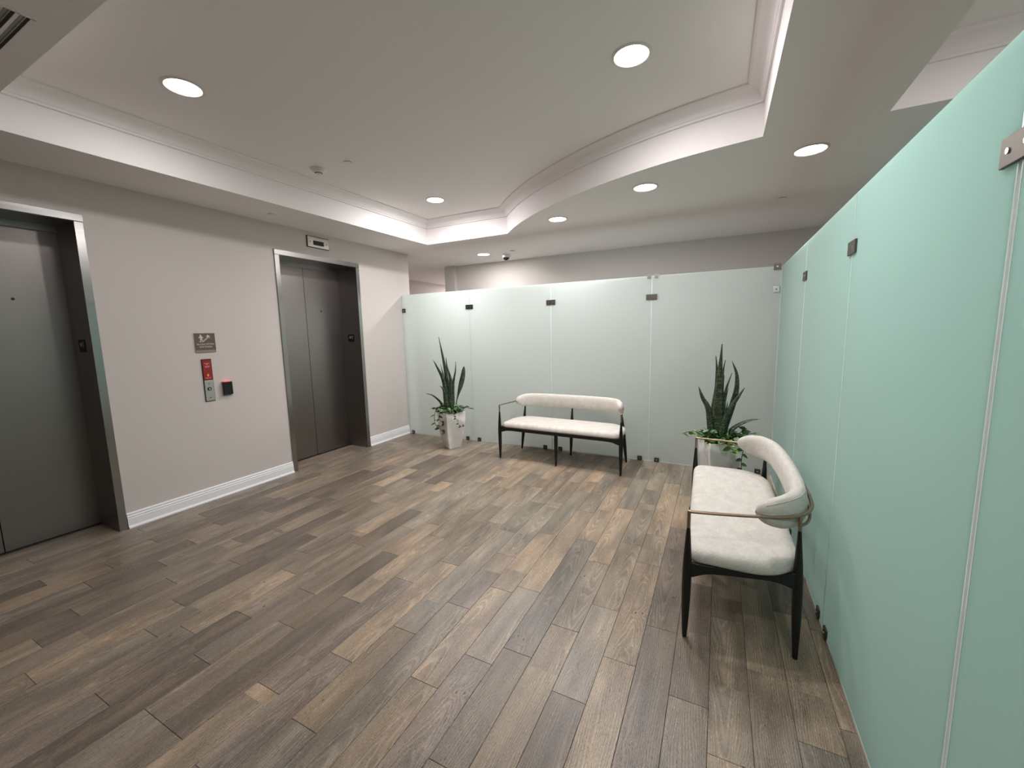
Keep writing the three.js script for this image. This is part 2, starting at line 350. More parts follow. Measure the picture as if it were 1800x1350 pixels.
// ------------------------------------------------------------------ lift doorways
function signTexture(w, h, draw) {
  const c = document.createElement('canvas'); c.width = w; c.height = h; draw(c.getContext('2d'), w, h);
  const t = new THREE.CanvasTexture(c); t.colorSpace = THREE.SRGBColorSpace; t.magFilter = THREE.LinearFilter; return t;
}
function starPath(g, x, y, r) { g.beginPath(); for (let i = 0; i < 10; i++) { const a = -Math.PI / 2 + i * Math.PI / 5, q = i % 2 ? r * 0.42 : r; g.lineTo(x + q * Math.cos(a), y + q * Math.sin(a)); } g.closePath(); g.fill(); }
const floorPlateTex = signTexture(256, 256, (g, w, h) => {
  g.fillStyle = '#0b0b0b'; g.fillRect(0, 0, w, h); g.fillStyle = '#c9c6c1'; starPath(g, 98, 100, 66);
  g.font = 'bold 150px serif'; g.textAlign = 'center'; g.fillText('1', 192, 150);
  g.fillStyle = '#3a3a3a'; for (const [x, y] of [[70, 205], [84, 205], [150, 215], [164, 215], [178, 205]]) { g.beginPath(); g.arc(x, y, 4, 0, 7); g.fill(); }
});
const flat = (t, o = {}) => new THREE.MeshStandardMaterial({ map: t, roughness: 0.5, ...o });
const floorPlateMat = flat(floorPlateTex);
// a flat printed face on a thin body; faces +x of the body's own frame
function printed(w, h, m, parent, name, at, turn = Math.PI / 2) {
  const g = new THREE.PlaneGeometry(w, h); g.rotateY(turn); g.translate(...at); return part(name, g, m, parent);
}
DOORS.forEach(([a, b], i) => {
  const d = struct(`door_${i + 1}`);
  d.userData.label = i ? 'farther stainless steel lift doors, under the small floor indicator' : 'nearer stainless steel lift doors, cut off by the left edge';
  const X = -0.34, mid = (a + b) / 2, top = 2.452;
  part('door_panel', rbox(X - 0.03, X, 0.012, top + 0.05, a - 0.03, mid - 0.002, 0.002), M.doorSteel, d);
  part('door_panel', rbox(X - 0.03, X, 0.012, top + 0.05, mid + 0.002, b + 0.03, 0.002), M.doorSteel, d);
  part('shaft_back', box(X - 0.055, X - 0.045, 0, 2.56, a - 0.02, b + 0.02), M.dark, d);
  part('sill', merge([box(X - 0.02, X + 0.012, -0.02, 0.004, a, b), box(X - 0.02, X + 0.004, 0.002, 0.008, a, b)]), M.nickel, d);
  // jambs: face, return into the wall
  for (const [z0, z1, s] of [[a - 0.054, a, 1], [b, b + 0.054, -1]]) {
    part('jamb_face', rbox(-0.004, 0.013, 0, DOOR_H, z0, z1, 0.0025), M.frameSteel, d);
    const zi = s > 0 ? z1 : z0;
    part('jamb_return', s > 0 ? box(X, -0.001, 0, DOOR_H, zi - 0.012, zi) : box(X, -0.001, 0, DOOR_H, zi, zi + 0.012), M.revealSteel, d);
  }
  part('header_face', rbox(-0.004, 0.015, DOOR_H + 0.001, 2.543, a - 0.055, b + 0.055, 0.0025), M.frameSteel, d);
  part('header_return', merge([box(X, -0.001, DOOR_H, DOOR_H + 0.012, a, b), box(X + 0.004, X + 0.02, top - 0.012, DOOR_H, a, b)]), M.revealSteel, d);
  // key hole of the landing lock
  const kz = i ? 1.198 : 3.879, kg = new THREE.CylinderGeometry(0.011, 0.011, 0.004, 16); kg.rotateZ(Math.PI / 2); kg.translate(X + 0.001, 1.908, kz);
  const hg = new THREE.CylinderGeometry(0.0075, 0.0075, 0.003, 16); hg.rotateZ(Math.PI / 2); hg.translate(X + 0.0035, 1.908, kz);
  const lock = part('lock_rim', kg, M.nickel, d); part('lock_hole', hg, M.dark, lock);
  // floor number plate on the far jamb return
  const pl = part('floor_plate', rbox(-0.222, -0.108, 1.492, 1.596, a - 0.002, a + 0.004, 0.0018), M.black, d);
  const f = new THREE.PlaneGeometry(0.108, 0.098); f.translate(-0.165, 1.544, a + 0.0046); part('plate_print', f, floorPlateMat, pl);
});

// ------------------------------------------------------------------ fittings on the lift wall
{
  const t = thing('floor_indicator', 'steel floor indicator plate with dark screen above the farther lift doors', 'indicator', [0, 2.641, 1.44]);
  part('back_box', rbox(0, 0.012, -0.004, 0.130, -0.155, 0.155, 0.005), M.dark, t);
  const face = part('face_plate', rbox(0.009, 0.017, 0.003, 0.123, -0.148, 0.148, 0.0035), M.plate, t);
  part('screen', rbox(0.0165, 0.0185, 0.029, 0.082, -0.073, 0.075, 0.001), M.black, face);
  for (const z of [-0.115, 0.115]) { const g = new THREE.CylinderGeometry(0.006, 0.006, 0.004, 12); g.rotateZ(Math.PI / 2); g.translate(0.018, 0.06, z); part('screw', g, M.nickel, face); }
}
{
  const t = thing('stair_sign', 'square brown fire stairs sign with white pictogram and two lines of text', 'sign', [0, 1.45, 2.792]);
  const m = flat(signTexture(512, 512, (g, w, h) => {
    g.fillStyle = '#5d5148'; g.fillRect(0, 0, w, h); g.fillStyle = g.strokeStyle = '#cfc8bf'; g.lineWidth = 16; g.lineCap = 'butt'; g.lineJoin = 'miter';
    g.beginPath(); g.arc(150, 62, 22, 0, 7); g.fill();                                             // walking figure
    g.beginPath(); g.moveTo(125, 88); g.lineTo(182, 88); g.lineTo(220, 138); g.lineTo(204, 148); g.lineTo(180, 122); g.lineTo(180, 168); g.lineTo(204, 228); g.lineTo(184, 234); g.lineTo(160, 182); g.lineTo(152, 234); g.lineTo(130, 234); g.lineTo(136, 122); g.lineTo(102, 150); g.lineTo(92, 136); g.closePath(); g.fill();
    g.beginPath(); g.moveTo(100, 252); g.lineTo(214, 252); g.lineTo(214, 222); g.lineTo(246, 222); g.lineTo(246, 192); g.lineTo(278, 192); g.lineTo(278, 162); g.lineTo(310, 162); g.lineTo(310, 132); g.lineTo(392, 132); g.stroke();
    g.beginPath(); g.moveTo(300, 112); g.quadraticCurveTo(284, 84, 306, 66); g.quadraticCurveTo(308, 82, 318, 82); g.quadraticCurveTo(316, 52, 340, 36); g.quadraticCurveTo(344, 66, 358, 76); g.quadraticCurveTo(366, 66, 364, 56); g.quadraticCurveTo(388, 86, 366, 112); g.closePath(); g.fill();
    g.textAlign = 'center'; g.font = 'bold 66px serif'; g.fillText('In Case Of Fire', 256, 352, 440); g.fillText('Use Stairs', 256, 430, 330);
  }));
  part('plaque', rbox(0, 0.009, 0, 0.183, -0.088, 0.088, 0.002), new THREE.MeshStandardMaterial({ color: 0x8f857a, roughness: 0.5 }), t);
  printed(0.174, 0.160, m, t, 'sign_print', [0.0096, 0.1015, 0]);
}
{
  const t = thing('call_station', 'lift call plate with red fire notice above a single round button', 'call button', [0, 0.975, 2.802]);
  part('back_plate', rbox(0, 0.008, 0, 0.411, -0.044, 0.044, 0.006, 3), new THREE.MeshStandardMaterial({ color: 0x2b2826, roughness: 0.5, metalness: 0.4 }), t);
  const notice = flat(signTexture(256, 640, (g, w, h) => {
    g.fillStyle = '#8e1712'; g.fillRect(0, 0, w, h); g.fillStyle = '#e7c9c2'; g.textAlign = 'center';
    g.font = 'bold 30px sans-serif'; g.fillText('IN CASE OF', 128, 112, 170); g.fillText('FIRE', 128, 144, 170); g.font = 'bold 26px sans-serif'; g.fillText('DO NOT USE', 128, 204, 190); g.fillText('ELEVATOR', 128, 234, 190);
    g.fillStyle = '#e0a04a'; g.beginPath(); g.moveTo(128, 440); g.quadraticCurveTo(190, 500, 128, 548); g.quadraticCurveTo(66, 500, 128, 440); g.fill(); g.fillStyle = '#e7c9c2'; g.fillRect(40, 582, 176, 10);
  }));
  const np = part('notice', rbox(0.007, 0.0105, 0.207, 0.405, -0.040, 0.040, 0.0016), new THREE.MeshStandardMaterial({ color: 0x6e100d, roughness: 0.4 }), t);
  printed(0.074, 0.186, notice, np, 'notice_print', [0.0111, 0.305, 0]);
  const fp = part('face_plate', rbox(0.007, 0.012, 0.006, 0.205, -0.039, 0.039, 0.0024), M.plate, t);
  const ring = new THREE.TorusGeometry(0.0135, 0.0045, 10, 28); ring.rotateY(Math.PI / 2); ring.translate(0.0135, 0.122, 0.002);
  part('button_ring', ring, M.black, fp);
  const bt = new THREE.CylinderGeometry(0.0095, 0.0095, 0.006, 20); bt.rotateZ(Math.PI / 2); bt.translate(0.0145, 0.122, 0.002); part('button', bt, M.chrome, fp);
  for (const y of [0.036, 0.172]) { const s = new THREE.CylinderGeometry(0.005, 0.005, 0.003, 12); s.rotateZ(Math.PI / 2); s.translate(0.0125, y, 0.002); part('screw', s, M.nickel, fp); }
}
{
  const t = thing('card_reader', 'black card reader with a lit red bar on top, right of the call plate', 'card reader', [0, 1.006, 2.644]);
  part('base', rbox(0, 0.010, 0, 0.146, -0.044, 0.044, 0.003), new THREE.MeshStandardMaterial({ color: 0x9b968f, roughness: 0.5 }), t);
  part('cover', rbox(0.008, 0.034, 0.014, 0.144, -0.043, 0.043, 0.006, 3), M.black, t);
  part('light_bar', rbox(0.010, 0.031, 0.1415, 0.1475, -0.032, 0.032, 0.002), new THREE.MeshStandardMaterial({ color: 0xff5560, emissive: 0xff2a3a, emissiveIntensity: 0.35, roughness: 0.4 }), t);
}

// ------------------------------------------------------------------ ceiling fittings
const lampRing = new THREE.LatheGeometry([[0.094, -0.001], [0.096, -0.007], [0.101, -0.008], [0.110, -0.005], [0.113, 0.0]].map((p) => new THREE.Vector2(...p)), 40);
const lampLens = new THREE.LatheGeometry([[0.0001, -0.0035], [0.06, -0.0035], [0.0945, -0.0025]].map((p) => new THREE.Vector2(...p)), 40);
function downlight(x, z, y, k, label) {
  const t = thing('downlight', label, 'downlight', [x, y, z], 0, 'round downlights');
  part('trim_ring', lampRing, M.whitePlastic, t); part('lens', lampLens, M.lens, t);
  const l = new THREE.RectAreaLight(LAMP_COLOR, LAMP * k, 0.165, 0.165); l.position.set(x, y - 0.012, z); l.rotation.x = -Math.PI / 2; scene.add(l);
}
for (const d of DOWNLIGHTS) downlight(...d);
for (const d of DOWNLIGHTS_ADDED) downlight(...d);
const coverGeo = new THREE.LatheGeometry([[0.0001, -0.008], [0.038, -0.008], [0.041, -0.0065], [0.041, -0.005], [0.036, -0.0045], [0.034, 0.0]].map((p) => new THREE.Vector2(...p)), 32);
for (const [x, z, y, label] of [
  [1.36, 2.14, CEIL, 'flat round sprinkler cover on the raised ceiling, beside the smoke detector'],
  [3.906, 2.86, CEIL, 'flat round sprinkler cover at the top edge of the picture'],
  [0.296, 2.2, SOFFIT, 'small sprinkler cover on the low ceiling strip above the lift wall'],
  [4.905, 0.05, SOFFIT, 'sprinkler cover on the low ceiling near the corner of the glass'],
  [1.515, -0.83, SOFFIT, 'sprinkler cover just behind the dome camera'],
]) {
  const o = shade(new THREE.Mesh(coverGeo, M.ceiling)); o.name = numbered('sprinkler_cover'); o.position.set(x, y, z);
  o.userData = { label, category: 'sprinkler', group: 'concealed sprinkler covers', kind: 'thing' }; scene.add(o);
}
{
  const t = thing('smoke_detector', 'white round smoke detector on the raised ceiling', 'smoke detector', [1.008, CEIL, 2.176]);
  part('base', new THREE.LatheGeometry([[0.0001, -0.012], [0.066, -0.012], [0.073, -0.006], [0.073, 0]].map((p) => new THREE.Vector2(...p)), 36), M.whitePlastic, t);
  part('head', new THREE.LatheGeometry([[0.0001, -0.048], [0.024, -0.047], [0.03, -0.040], [0.046, -0.03], [0.058, -0.018], [0.060, -0.011]].map((p) => new THREE.Vector2(...p)), 36), M.whitePlastic, t);
  part('sensor_slot', new THREE.LatheGeometry([[0.0285, -0.0425], [0.0315, -0.041], [0.0335, -0.038], [0.0305, -0.0375]].map((p) => new THREE.Vector2(...p)), 36), M.dark, t);
}
{
  const t = thing('dome_camera', 'white ceiling camera with a black dome beyond the far glass', 'camera', [1.302, SOFFIT, -1.035]);
  part('housing', new THREE.LatheGeometry([[0.0001, -0.052], [0.056, -0.052], [0.062, -0.046], [0.064, -0.02], [0.064, 0]].map((p) => new THREE.Vector2(...p)), 32), M.whitePlastic, t);
  const dome = new THREE.SphereGeometry(0.05, 28, 12, 0, Math.PI * 2, Math.PI / 2, Math.PI / 2); dome.translate(0, -0.05, 0);
  part('dome', dome, new THREE.MeshPhysicalMaterial({ color: 0x060606, roughness: 0.08, clearcoat: 1 }), t);
}
{
  const t = thing('slot_diffuser', 'linear air vent with dark slots in the ceiling at the upper left corner', 'air vent', [1.2, SOFFIT, 4.29]);
  part('frame', merge([box(-0.8, 0.80, -0.004, 0, -0.05, -0.036), box(-0.8, 0.80, -0.004, 0, -0.0085, 0.0025), box(-0.8, 0.80, -0.004, 0, 0.042, 0.062), box(0.796, 0.81, -0.004, 0, -0.05, 0.062), box(-0.81, -0.796, -0.004, 0, -0.05, 0.062)]), M.ceiling, t);
  for (const z of [-0.0355, 0.0035]) {
    part('slot', box(-0.795, 0.795, -0.0025, -0.0015, z, z + 0.011), M.dark, t);
    part('blade', merge([box(-0.795, 0.795, -0.005, -0.001, z + 0.011, z + 0.015), box(-0.795, 0.795, -0.0035, -0.001, z + 0.017, z + 0.025)]), M.plate, t);
  }
}

// ------------------------------------------------------------------ glass partitions
// u along the run, y up, w across the sheet (positive towards the lobby)
function partition(label, place, runs, m, clamps, ew = 0.0023) {
  const t = thing('glass_partition', label, 'partition', [0, 0, 0], 0);
  const T = 0.012, put = (g) => { g.applyMatrix4(place); return g; };
  runs.forEach(([a, b]) => {
    const g = part('glass_panel', put(rbox(a + 0.0008 + 2 * ew, b - 0.0008 - 2 * ew, 0.012, GLASS, -T, 0, 0.0012)), m, t);
    for (const e of [a + 0.0007 + ew, b - 0.0007 - ew]) part('light_painted_edge', put(box(e - ew, e + ew, 0.012, GLASS, -T + 0.001, 0.0003)), M.glassEdgeLightPaint, g);  // opaque edge strips, their pale colour standing in for piped light
  });
  part('floor_seal', put(box(runs[0][0] + 0.003, runs.at(-1)[1] - 0.003, 0.0005, 0.0125, -0.012, 0.0035)), M.seal, t);
  const screw = (u, y, w) => { const g = new THREE.CylinderGeometry(0.0065, 0.0065, 0.003, 12); g.rotateX(Math.PI / 2); g.translate(u, y, w + 0.0012); return g; };
  for (const [kind, u, y] of clamps) {
    const mat = kind === 'bright' || kind === 'link' ? M.chrome : M.nickel;
    if (kind === 'splice') {
      const c = part('clamp', put(merge([rbox(u - 0.06, u + 0.06, y - 0.031, y + 0.031, 0.0002, 0.009, 0.002), rbox(u - 0.06, u + 0.06, y - 0.031, y + 0.031, -T - 0.009, -T - 0.0002, 0.002)])), mat, t);
      for (const s of [-0.03, 0.03]) part('screw', put(screw(u + s, y, 0.009)), M.chrome, c);
    } else if (kind === 'link') {
      for (const s of [-1, 1]) part('clamp', put(rbox(u + s * 0.040 - 0.021, u + s * 0.040 + 0.021, GLASS - 0.03, GLASS + 0.014, -T - 0.006, 0.007, 0.003)), mat, t);
      part('link_pin', put(merge([box(u - 0.022, u + 0.022, GLASS - 0.004, GLASS + 0.006, -T / 2 - 0.003, -T / 2 + 0.003)])), mat, t);
    } else {
      const h = kind === 'foot' ? 0.027 : 0.03, c = part('clamp', put(merge([rbox(u - h, u + h, y - h, y + h, 0.0002, 0.010, 0.002), rbox(u - h, u + h, y - h, y + h, -T - 0.010, -T - 0.0002, 0.002)])), mat, t);
      part('screw', put(screw(u, y, 0.010)), kind === 'bright' ? M.nickel : M.chrome, c);
    }
  }
  return t;
}
const I4 = new THREE.Matrix4();
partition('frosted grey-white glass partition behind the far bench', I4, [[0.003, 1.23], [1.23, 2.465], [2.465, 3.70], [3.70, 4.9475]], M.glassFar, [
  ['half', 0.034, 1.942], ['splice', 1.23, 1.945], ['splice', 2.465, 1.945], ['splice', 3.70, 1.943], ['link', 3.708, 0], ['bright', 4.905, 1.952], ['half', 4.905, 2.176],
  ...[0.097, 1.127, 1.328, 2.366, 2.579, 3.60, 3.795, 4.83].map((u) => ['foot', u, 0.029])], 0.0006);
// the right-hand run: u is world z, and the lobby side is towards -x
const placeRight = new THREE.Matrix4().makeBasis(new THREE.Vector3(0, 0, 1), new THREE.Vector3(0, 1, 0), new THREE.Vector3(-1, 0, 0)).setPosition(W, 0, 0);
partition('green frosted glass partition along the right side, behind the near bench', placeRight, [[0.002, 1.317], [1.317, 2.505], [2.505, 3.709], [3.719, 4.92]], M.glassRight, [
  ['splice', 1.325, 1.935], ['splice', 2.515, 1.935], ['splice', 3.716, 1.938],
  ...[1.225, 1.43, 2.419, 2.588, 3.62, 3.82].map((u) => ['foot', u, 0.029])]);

// ------------------------------------------------------------------ bench
// u = x along the bench, v = z (front +), base at the floor
function makeBench(label, at, turn) {
  const t = thing('bench', label, 'bench', at, turn, 'cream upholstered benches');
  const legGeo = (x0, z0, x1, z1, top) => {            // foot -> top, spindle taper
    const prof = [[0, 0.0105], [0.012, 0.0118], [0.10, 0.0165], [0.20, 0.0205], [0.30, 0.0222], [0.38, 0.0215], [0.45, 0.0185], [0.52, 0.0140], [0.58, 0.0098], [top, 0.0078]].filter((p) => p[0] <= top);
    return loft(prof.map(([y, r]) => { const k = y / top, cx = x0 + (x1 - x0) * k, cz = z0 + (z1 - z0) * k; return Array.from({ length: 20 }, (_, j) => { const a = -j / 20 * Math.PI * 2; return [cx + r * Math.cos(a), y, cz + r * Math.sin(a)]; }); }), { closed: true, caps: true });
  };
  for (const s of [-1, 1]) {
    part('leg', legGeo(s * 0.760, 0.243, s * 0.760, 0.240, 0.597), M.blackWood, t);
    part('leg', legGeo(s * 0.705, -0.243, s * 0.640, -0.240, 0.617), M.blackWood, t);
  }
  part('leg', legGeo(0, 0.243, 0, 0.238, 0.405), M.blackWood, t);
  part('leg', legGeo(0, -0.243, 0, -0.305, 0.625), M.blackWood, t);
  // rails with a haunch at each leg
  const rail = (pts, len) => { const s = poly(pts); const g = new THREE.ExtrudeGeometry(s, { depth: 0.020, bevelEnabled: true, bevelThickness: 0.003, bevelSize: 0.003, bevelSegments: 2 }); g.translate(0, 0, -0.010); return g; };
  const haunch = (L) => { const p = []; const N = 40; for (let i = 0; i <= N; i++) { const x = -L / 2 + L * i / N, e = Math.min(Math.abs(x + L / 2), Math.abs(x - L / 2)); p.push([x, 0.368 - 0.030 * Math.exp(-Math.pow(e / 0.055, 1.6))]); }
    for (let i = N; i >= 0; i--) { const x = -L / 2 + L * i / N, e = Math.min(Math.abs(x + L / 2), Math.abs(x - L / 2)); p.push([x, 0.398 + 0.012 * Math.exp(-e / 0.04)]); } return p; };
  const fr = rail(haunch(1.49)); fr.translate(0, 0, 0.240); part('front_rail', fr, M.blackWood, t);
  const br = rail(haunch(1.32)); br.translate(0, 0, -0.240); part('back_rail', br, M.blackWood, t);
  for (const s of [-1, 1]) { const sr = rail(haunch(0.46)); sr.rotateY(Math.PI / 2 + s * 0.19); sr.translate(s * 0.713, 0, 0.0); part('side_rail', sr, M.blackWood, t); }
  // bronze arm: one rod from front post to front post round the back, a second support rod lower down
  const rodCurve = (pts, y) => new THREE.CatmullRomCurve3([...pts.map(([u, v, h]) => new THREE.Vector3(u, h ?? y, v)), ...pts.slice(0, -1).reverse().map(([u, v, h]) => new THREE.Vector3(-u, h ?? y, v))], false, 'centripetal');
  const flatTube = (curve, n, ru, rv) => {
    const P = curve.getSpacedPoints(n), rings = P.map((p, i) => { const a = P[Math.max(0, i - 1)], b = P[Math.min(n, i + 1)], d = b.clone().sub(a).normalize(), side = new THREE.Vector3(-d.z, 0, d.x).normalize(), up = side.clone().cross(d).negate();
      return Array.from({ length: 12 }, (_, j) => { const an = j / 12 * Math.PI * 2; return p.clone().addScaledVector(side, ru * Math.cos(an)).addScaledVector(up, rv * Math.sin(an)).toArray(); }); });
    return loft(rings, { closed: true, caps: true });
  };
  const armPts = [[0.760, 0.246, 0.676], [0.748, 0.16, 0.677], [0.722, 0.02, 0.679], [0.695, -0.10, 0.682], [0.667, -0.19, 0.685], [0.610, -0.262, 0.688], [0.520, -0.303, 0.690], [0.40, -0.322, 0.691], [0.2, -0.330, 0.691], [0, -0.333, 0.691]];
  part('arm_rod', flatTube(rodCurve(armPts, 0.68), 180, 0.0095, 0.0075), M.bronze, t);
  const lowPts = [[0.640, -0.242, 0.640], [0.600, -0.272, 0.641], [0.520, -0.300, 0.642], [0.40, -0.316, 0.642], [0.2, -0.324, 0.642], [0, -0.327, 0.642]];
  part('support_rod', flatTube(rodCurve(lowPts, 0.64), 140, 0.007, 0.007), M.bronze, t);
  for (const s of [-1, 1]) {
    part('arm_post', cylBetween([s * 0.760, 0.594, 0.240], [s * 0.760, 0.678, 0.240], 0.0086, 0.0086, 16), M.bronze, t);
    part('arm_post', cylBetween([s * 0.640, 0.614, -0.240], [s * 0.632, 0.688, -0.240], 0.0086, 0.0086, 16), M.bronze, t);
  }
  // seat: straight front, big rounded back corners
  const out = [];
  const corner = (cx, cz, r, a0, a1, n) => { for (let i = 0; i <= n; i++) { const a = a0 + (a1 - a0) * i / n; out.push([cx + r * Math.cos(a), cz + r * Math.sin(a), Math.cos(a), Math.sin(a)]); } };
  const edge = (x0, z0, x1, z1, n, nx, nz) => { for (let i = 1; i < n; i++) { const k = i / n; out.push([x0 + (x1 - x0) * k, z0 + (z1 - z0) * k, nx, nz]); } };
  const fx = 0.742, fz = 0.250, bz = -0.268, fr0 = 0.075, br0 = 0.24;
  corner(fx - fr0, fz - fr0, fr0, 0, Math.PI / 2, 8); edge(fx - fr0, fz, -fx + fr0, fz, 24, 0, 1); corner(-fx + fr0, fz - fr0, fr0, Math.PI / 2, Math.PI, 8);
  edge(-fx, fz - fr0, -fx, bz + br0, 4, -1, 0); corner(-fx + br0, bz + br0, br0, Math.PI, Math.PI * 1.5, 14); edge(-fx + br0, bz, fx - br0, bz, 20, 0, -1); corner(fx - br0, bz + br0, br0, Math.PI * 1.5, Math.PI * 2, 14); edge(fx, bz + br0, fx, fz - fr0, 4, 1, 0);
  const prof = [[0.030, 0.398], [0.008, 0.400], [0.001, 0.408], [0, 0.420], [0.003, 0.436], [0.010, 0.449], [0.022, 0.459], [0.040, 0.465], [0.065, 0.4685]];
  const N = noiser(55), rings = prof.map(([d, y]) => out.map(([x, z, nx, nz]) => [x - nx * d, y + (N(x * 5, z * 5) - 0.5) * 0.004 * smooth(0.4, 0.46, y), z - nz * d]));
  for (const k of [0.75, 0.5, 0.25, 0.02]) rings.push(out.map(([x, z, nx, nz]) => { const px = x - nx * 0.065, pz = z - nz * 0.065, X = px * (0.55 + 0.45 * k) , Z = (pz + 0.01) * k - 0.01; return [px > 0 ? Math.min(px, X + 0) : Math.max(px, X), 0.4685 + 0.006 * (1 - k) + (N(X * 6, Z * 6) - 0.5) * 0.004, Z]; }));
  const seat = loft(rings.map((r) => r.slice().reverse()), { closed: true, caps: true, uvs: (i, j, p) => [p[0] / 0.5, (p[2] + p[1]) / 0.5] });
  part('seat', seat, M.fabric, t);
  // back cushion: a pad that wraps round the ends
  const half = [[0.672, -0.050], [0.657, -0.105], [0.626, -0.165], [0.572, -0.215], [0.485, -0.252], [0.37, -0.270], [0.20, -0.280], [0, -0.283]];
  const path = new THREE.CatmullRomCurve3([...half.map(([u, v]) => new THREE.Vector3(u, 0.687, v)), ...half.slice(0, -1).reverse().map(([u, v]) => new THREE.Vector3(-u, 0.687, v))], false, 'centripetal');
  const n = 120, len = path.getLength(), pts = path.getSpacedPoints(n), crings = [], ring = 28;
  pts.forEach((p, i) => {
    const a = pts[Math.max(0, i - 1)], b = pts[Math.min(n, i + 1)], d = b.clone().sub(a).normalize(), side = new THREE.Vector3(-d.z, 0, d.x);
    const e = Math.min(i, n - i) / n * len, k = e > 0.22 ? 1 : Math.sqrt(Math.max(0, 1 - Math.pow(1 - e / 0.22, 2.2))), kt = e > 0.07 ? 1 : Math.sqrt(Math.max(0, 1 - Math.pow(1 - e / 0.07, 2)));
    const hh = Math.max(0.0015, 0.085 * k), tt = Math.max(0.0015, 0.041 * kt * (0.8 + 0.2 * k));
    crings.push(Array.from({ length: ring }, (_, j) => { const an = j / ring * Math.PI * 2, c = Math.cos(an), s = Math.sin(an), q = 2 / 2.5;
      const x = Math.sign(c) * Math.pow(Math.abs(c), q) * tt, y = Math.sign(s) * Math.pow(Math.abs(s), q) * hh;
      return [p.x + side.x * (x + y * -0.04), p.y + y + (1 - k) * 0.004 + (N(i * 0.3, j * 0.7) - 0.5) * 0.003, p.z + side.z * (x + y * -0.04)]; }));
  });
  part('piping', new THREE.TubeGeometry(new THREE.CatmullRomCurve3(crings.slice(3, -3).map((r) => new THREE.Vector3(...r[4]))), 150, 0.0022, 6), M.fabricSeam, t);
  part('back_cushion', loft(crings.map((r) => r.slice().reverse()), { closed: true, caps: true, uvs: (i, j) => [i / n * len / 0.5, j / ring * 0.5 / 0.5] }), M.fabric, t);
  return t;
}
makeBench('cream bench against the far glass partition, seen from the front', [2.755, 0, 0.362], rad(-2.3));
makeBench('cream bench along the green glass partition, seen from its end', [4.530, 0, 2.105], rad(-88.6));

// ------------------------------------------------------------------ planters
function leafBlade(spine, width, roll = 0, tip = 0.06) {      // thick strap leaf along a spine; local frame, spine in metres
  const c = new THREE.CatmullRomCurve3(spine.map((p) => new THREE.Vector3(...p))), n = 22, P = c.getSpacedPoints(n), rings = [];
  const L = c.getLength();
  P.forEach((p, i) => {
    const a = P[Math.max(0, i - 1)], b = P[Math.min(n, i + 1)], d = b.clone().sub(a).normalize(), k = i / n;
    let side = new THREE.Vector3(Math.cos(roll), 0, Math.sin(roll)); side.addScaledVector(d, -side.dot(d)).normalize();
    const nor = side.clone().cross(d).normalize(), w = Math.max(0.0008, width(k)), th = Math.min(0.0035, w * 0.3), fold = 0.28 * w;
    const row = [[-1, fold, 0], [-0.5, fold * 0.42, -th], [0, 0, -th * 1.2], [0.5, fold * 0.42, -th], [1, fold, 0], [0.5, fold * 0.5, th * 0.7], [0, th, th * 0.6], [-0.5, fold * 0.5, th * 0.7]];
    rings.push(row.map(([x, y, z]) => p.clone().addScaledVector(side, x * w).addScaledVector(nor, -(y + z)).toArray()));
  });
  const us = [0, 0.25, 0.5, 0.75, 1, 0.75, 0.5, 0.25];
  return loft(rings, { closed: true, caps: true, uvs: (i, j) => [us[j % 8] ?? 0.5, i / n * L / 0.9] });
}
const W_STRAP = (w) => (k) => 1.12 * w * (0.62 + 0.38 * smooth(0, 0.35, k)) * Math.pow(Math.max(0, 1 - Math.pow(k, 2.6)), 0.8);
const W_SPEAR = (w) => (k) => 1.25 * w * (1 - 0.9 * k) * (1 - 0.3 * smooth(0.8, 1, k));
const W_SPOON = (w) => (k) => 1.2 * w * (0.18 + 0.82 * smooth(0.25, 0.7, k)) * Math.pow(Math.max(0, 1 - Math.pow(k, 7)), 0.6);
// heart-shaped small leaf lying in its xz plane, stalk at the origin, pointing +z
const smallLeaf = (() => {
  const pos = [], uv = [], idx = [], n = 7, prof = [[0, 0.10], [0.10, 0.40], [0.25, 0.5], [0.45, 0.47], [0.65, 0.35], [0.85, 0.15], [1, 0.0]];
  prof.forEach(([z, w], i) => { const dip = -0.10 * z * z; for (const s of [-1, -0.5, 0, 0.5, 1]) { pos.push(s * w, dip + 0.16 * Math.abs(s) * w + (s === 0 ? -0.02 : 0), z); uv.push(0.5 + s * w, z); } });
  for (let i = 0; i + 1 < n; i++) for (let j = 0; j < 4; j++) { const a = i * 5 + j; idx.push(a, a + 5, a + 6, a, a + 6, a + 1); }
  const g = new THREE.BufferGeometry(); g.setAttribute('position', new THREE.Float32BufferAttribute(pos, 3)); g.setAttribute('uv', new THREE.Float32BufferAttribute(uv, 2)); g.setIndex(idx); g.computeVertexNormals(); return g;
})();
for (const m of [M.leafDark, M.leafMid, M.leafGrey, M.leafVar]) m.side = THREE.DoubleSide;
function addLeaf(parent, p, dir, size, m, wide = 0.8, name = 'leaf', face) {
  const o = shade(new THREE.Mesh(smallLeaf, m)); o.name = numbered(name); parent.add(o);
  const f = new THREE.Vector3(...dir).normalize(), up = face ? new THREE.Vector3(face[0] + R(-0.35, 0.35), face[1] + R(-0.3, 0.3), face[2] + R(-0.35, 0.35)) : new THREE.Vector3(R(-0.7, 0.7), 1, R(-0.7, 0.7)), x = up.clone().cross(f).normalize(), y = f.clone().cross(x);
  o.quaternion.setFromRotationMatrix(new THREE.Matrix4().makeBasis(x, y, f)); o.position.set(...p); o.scale.set(size * wide, size, size); return o;
}
const POT_H = 0.51;
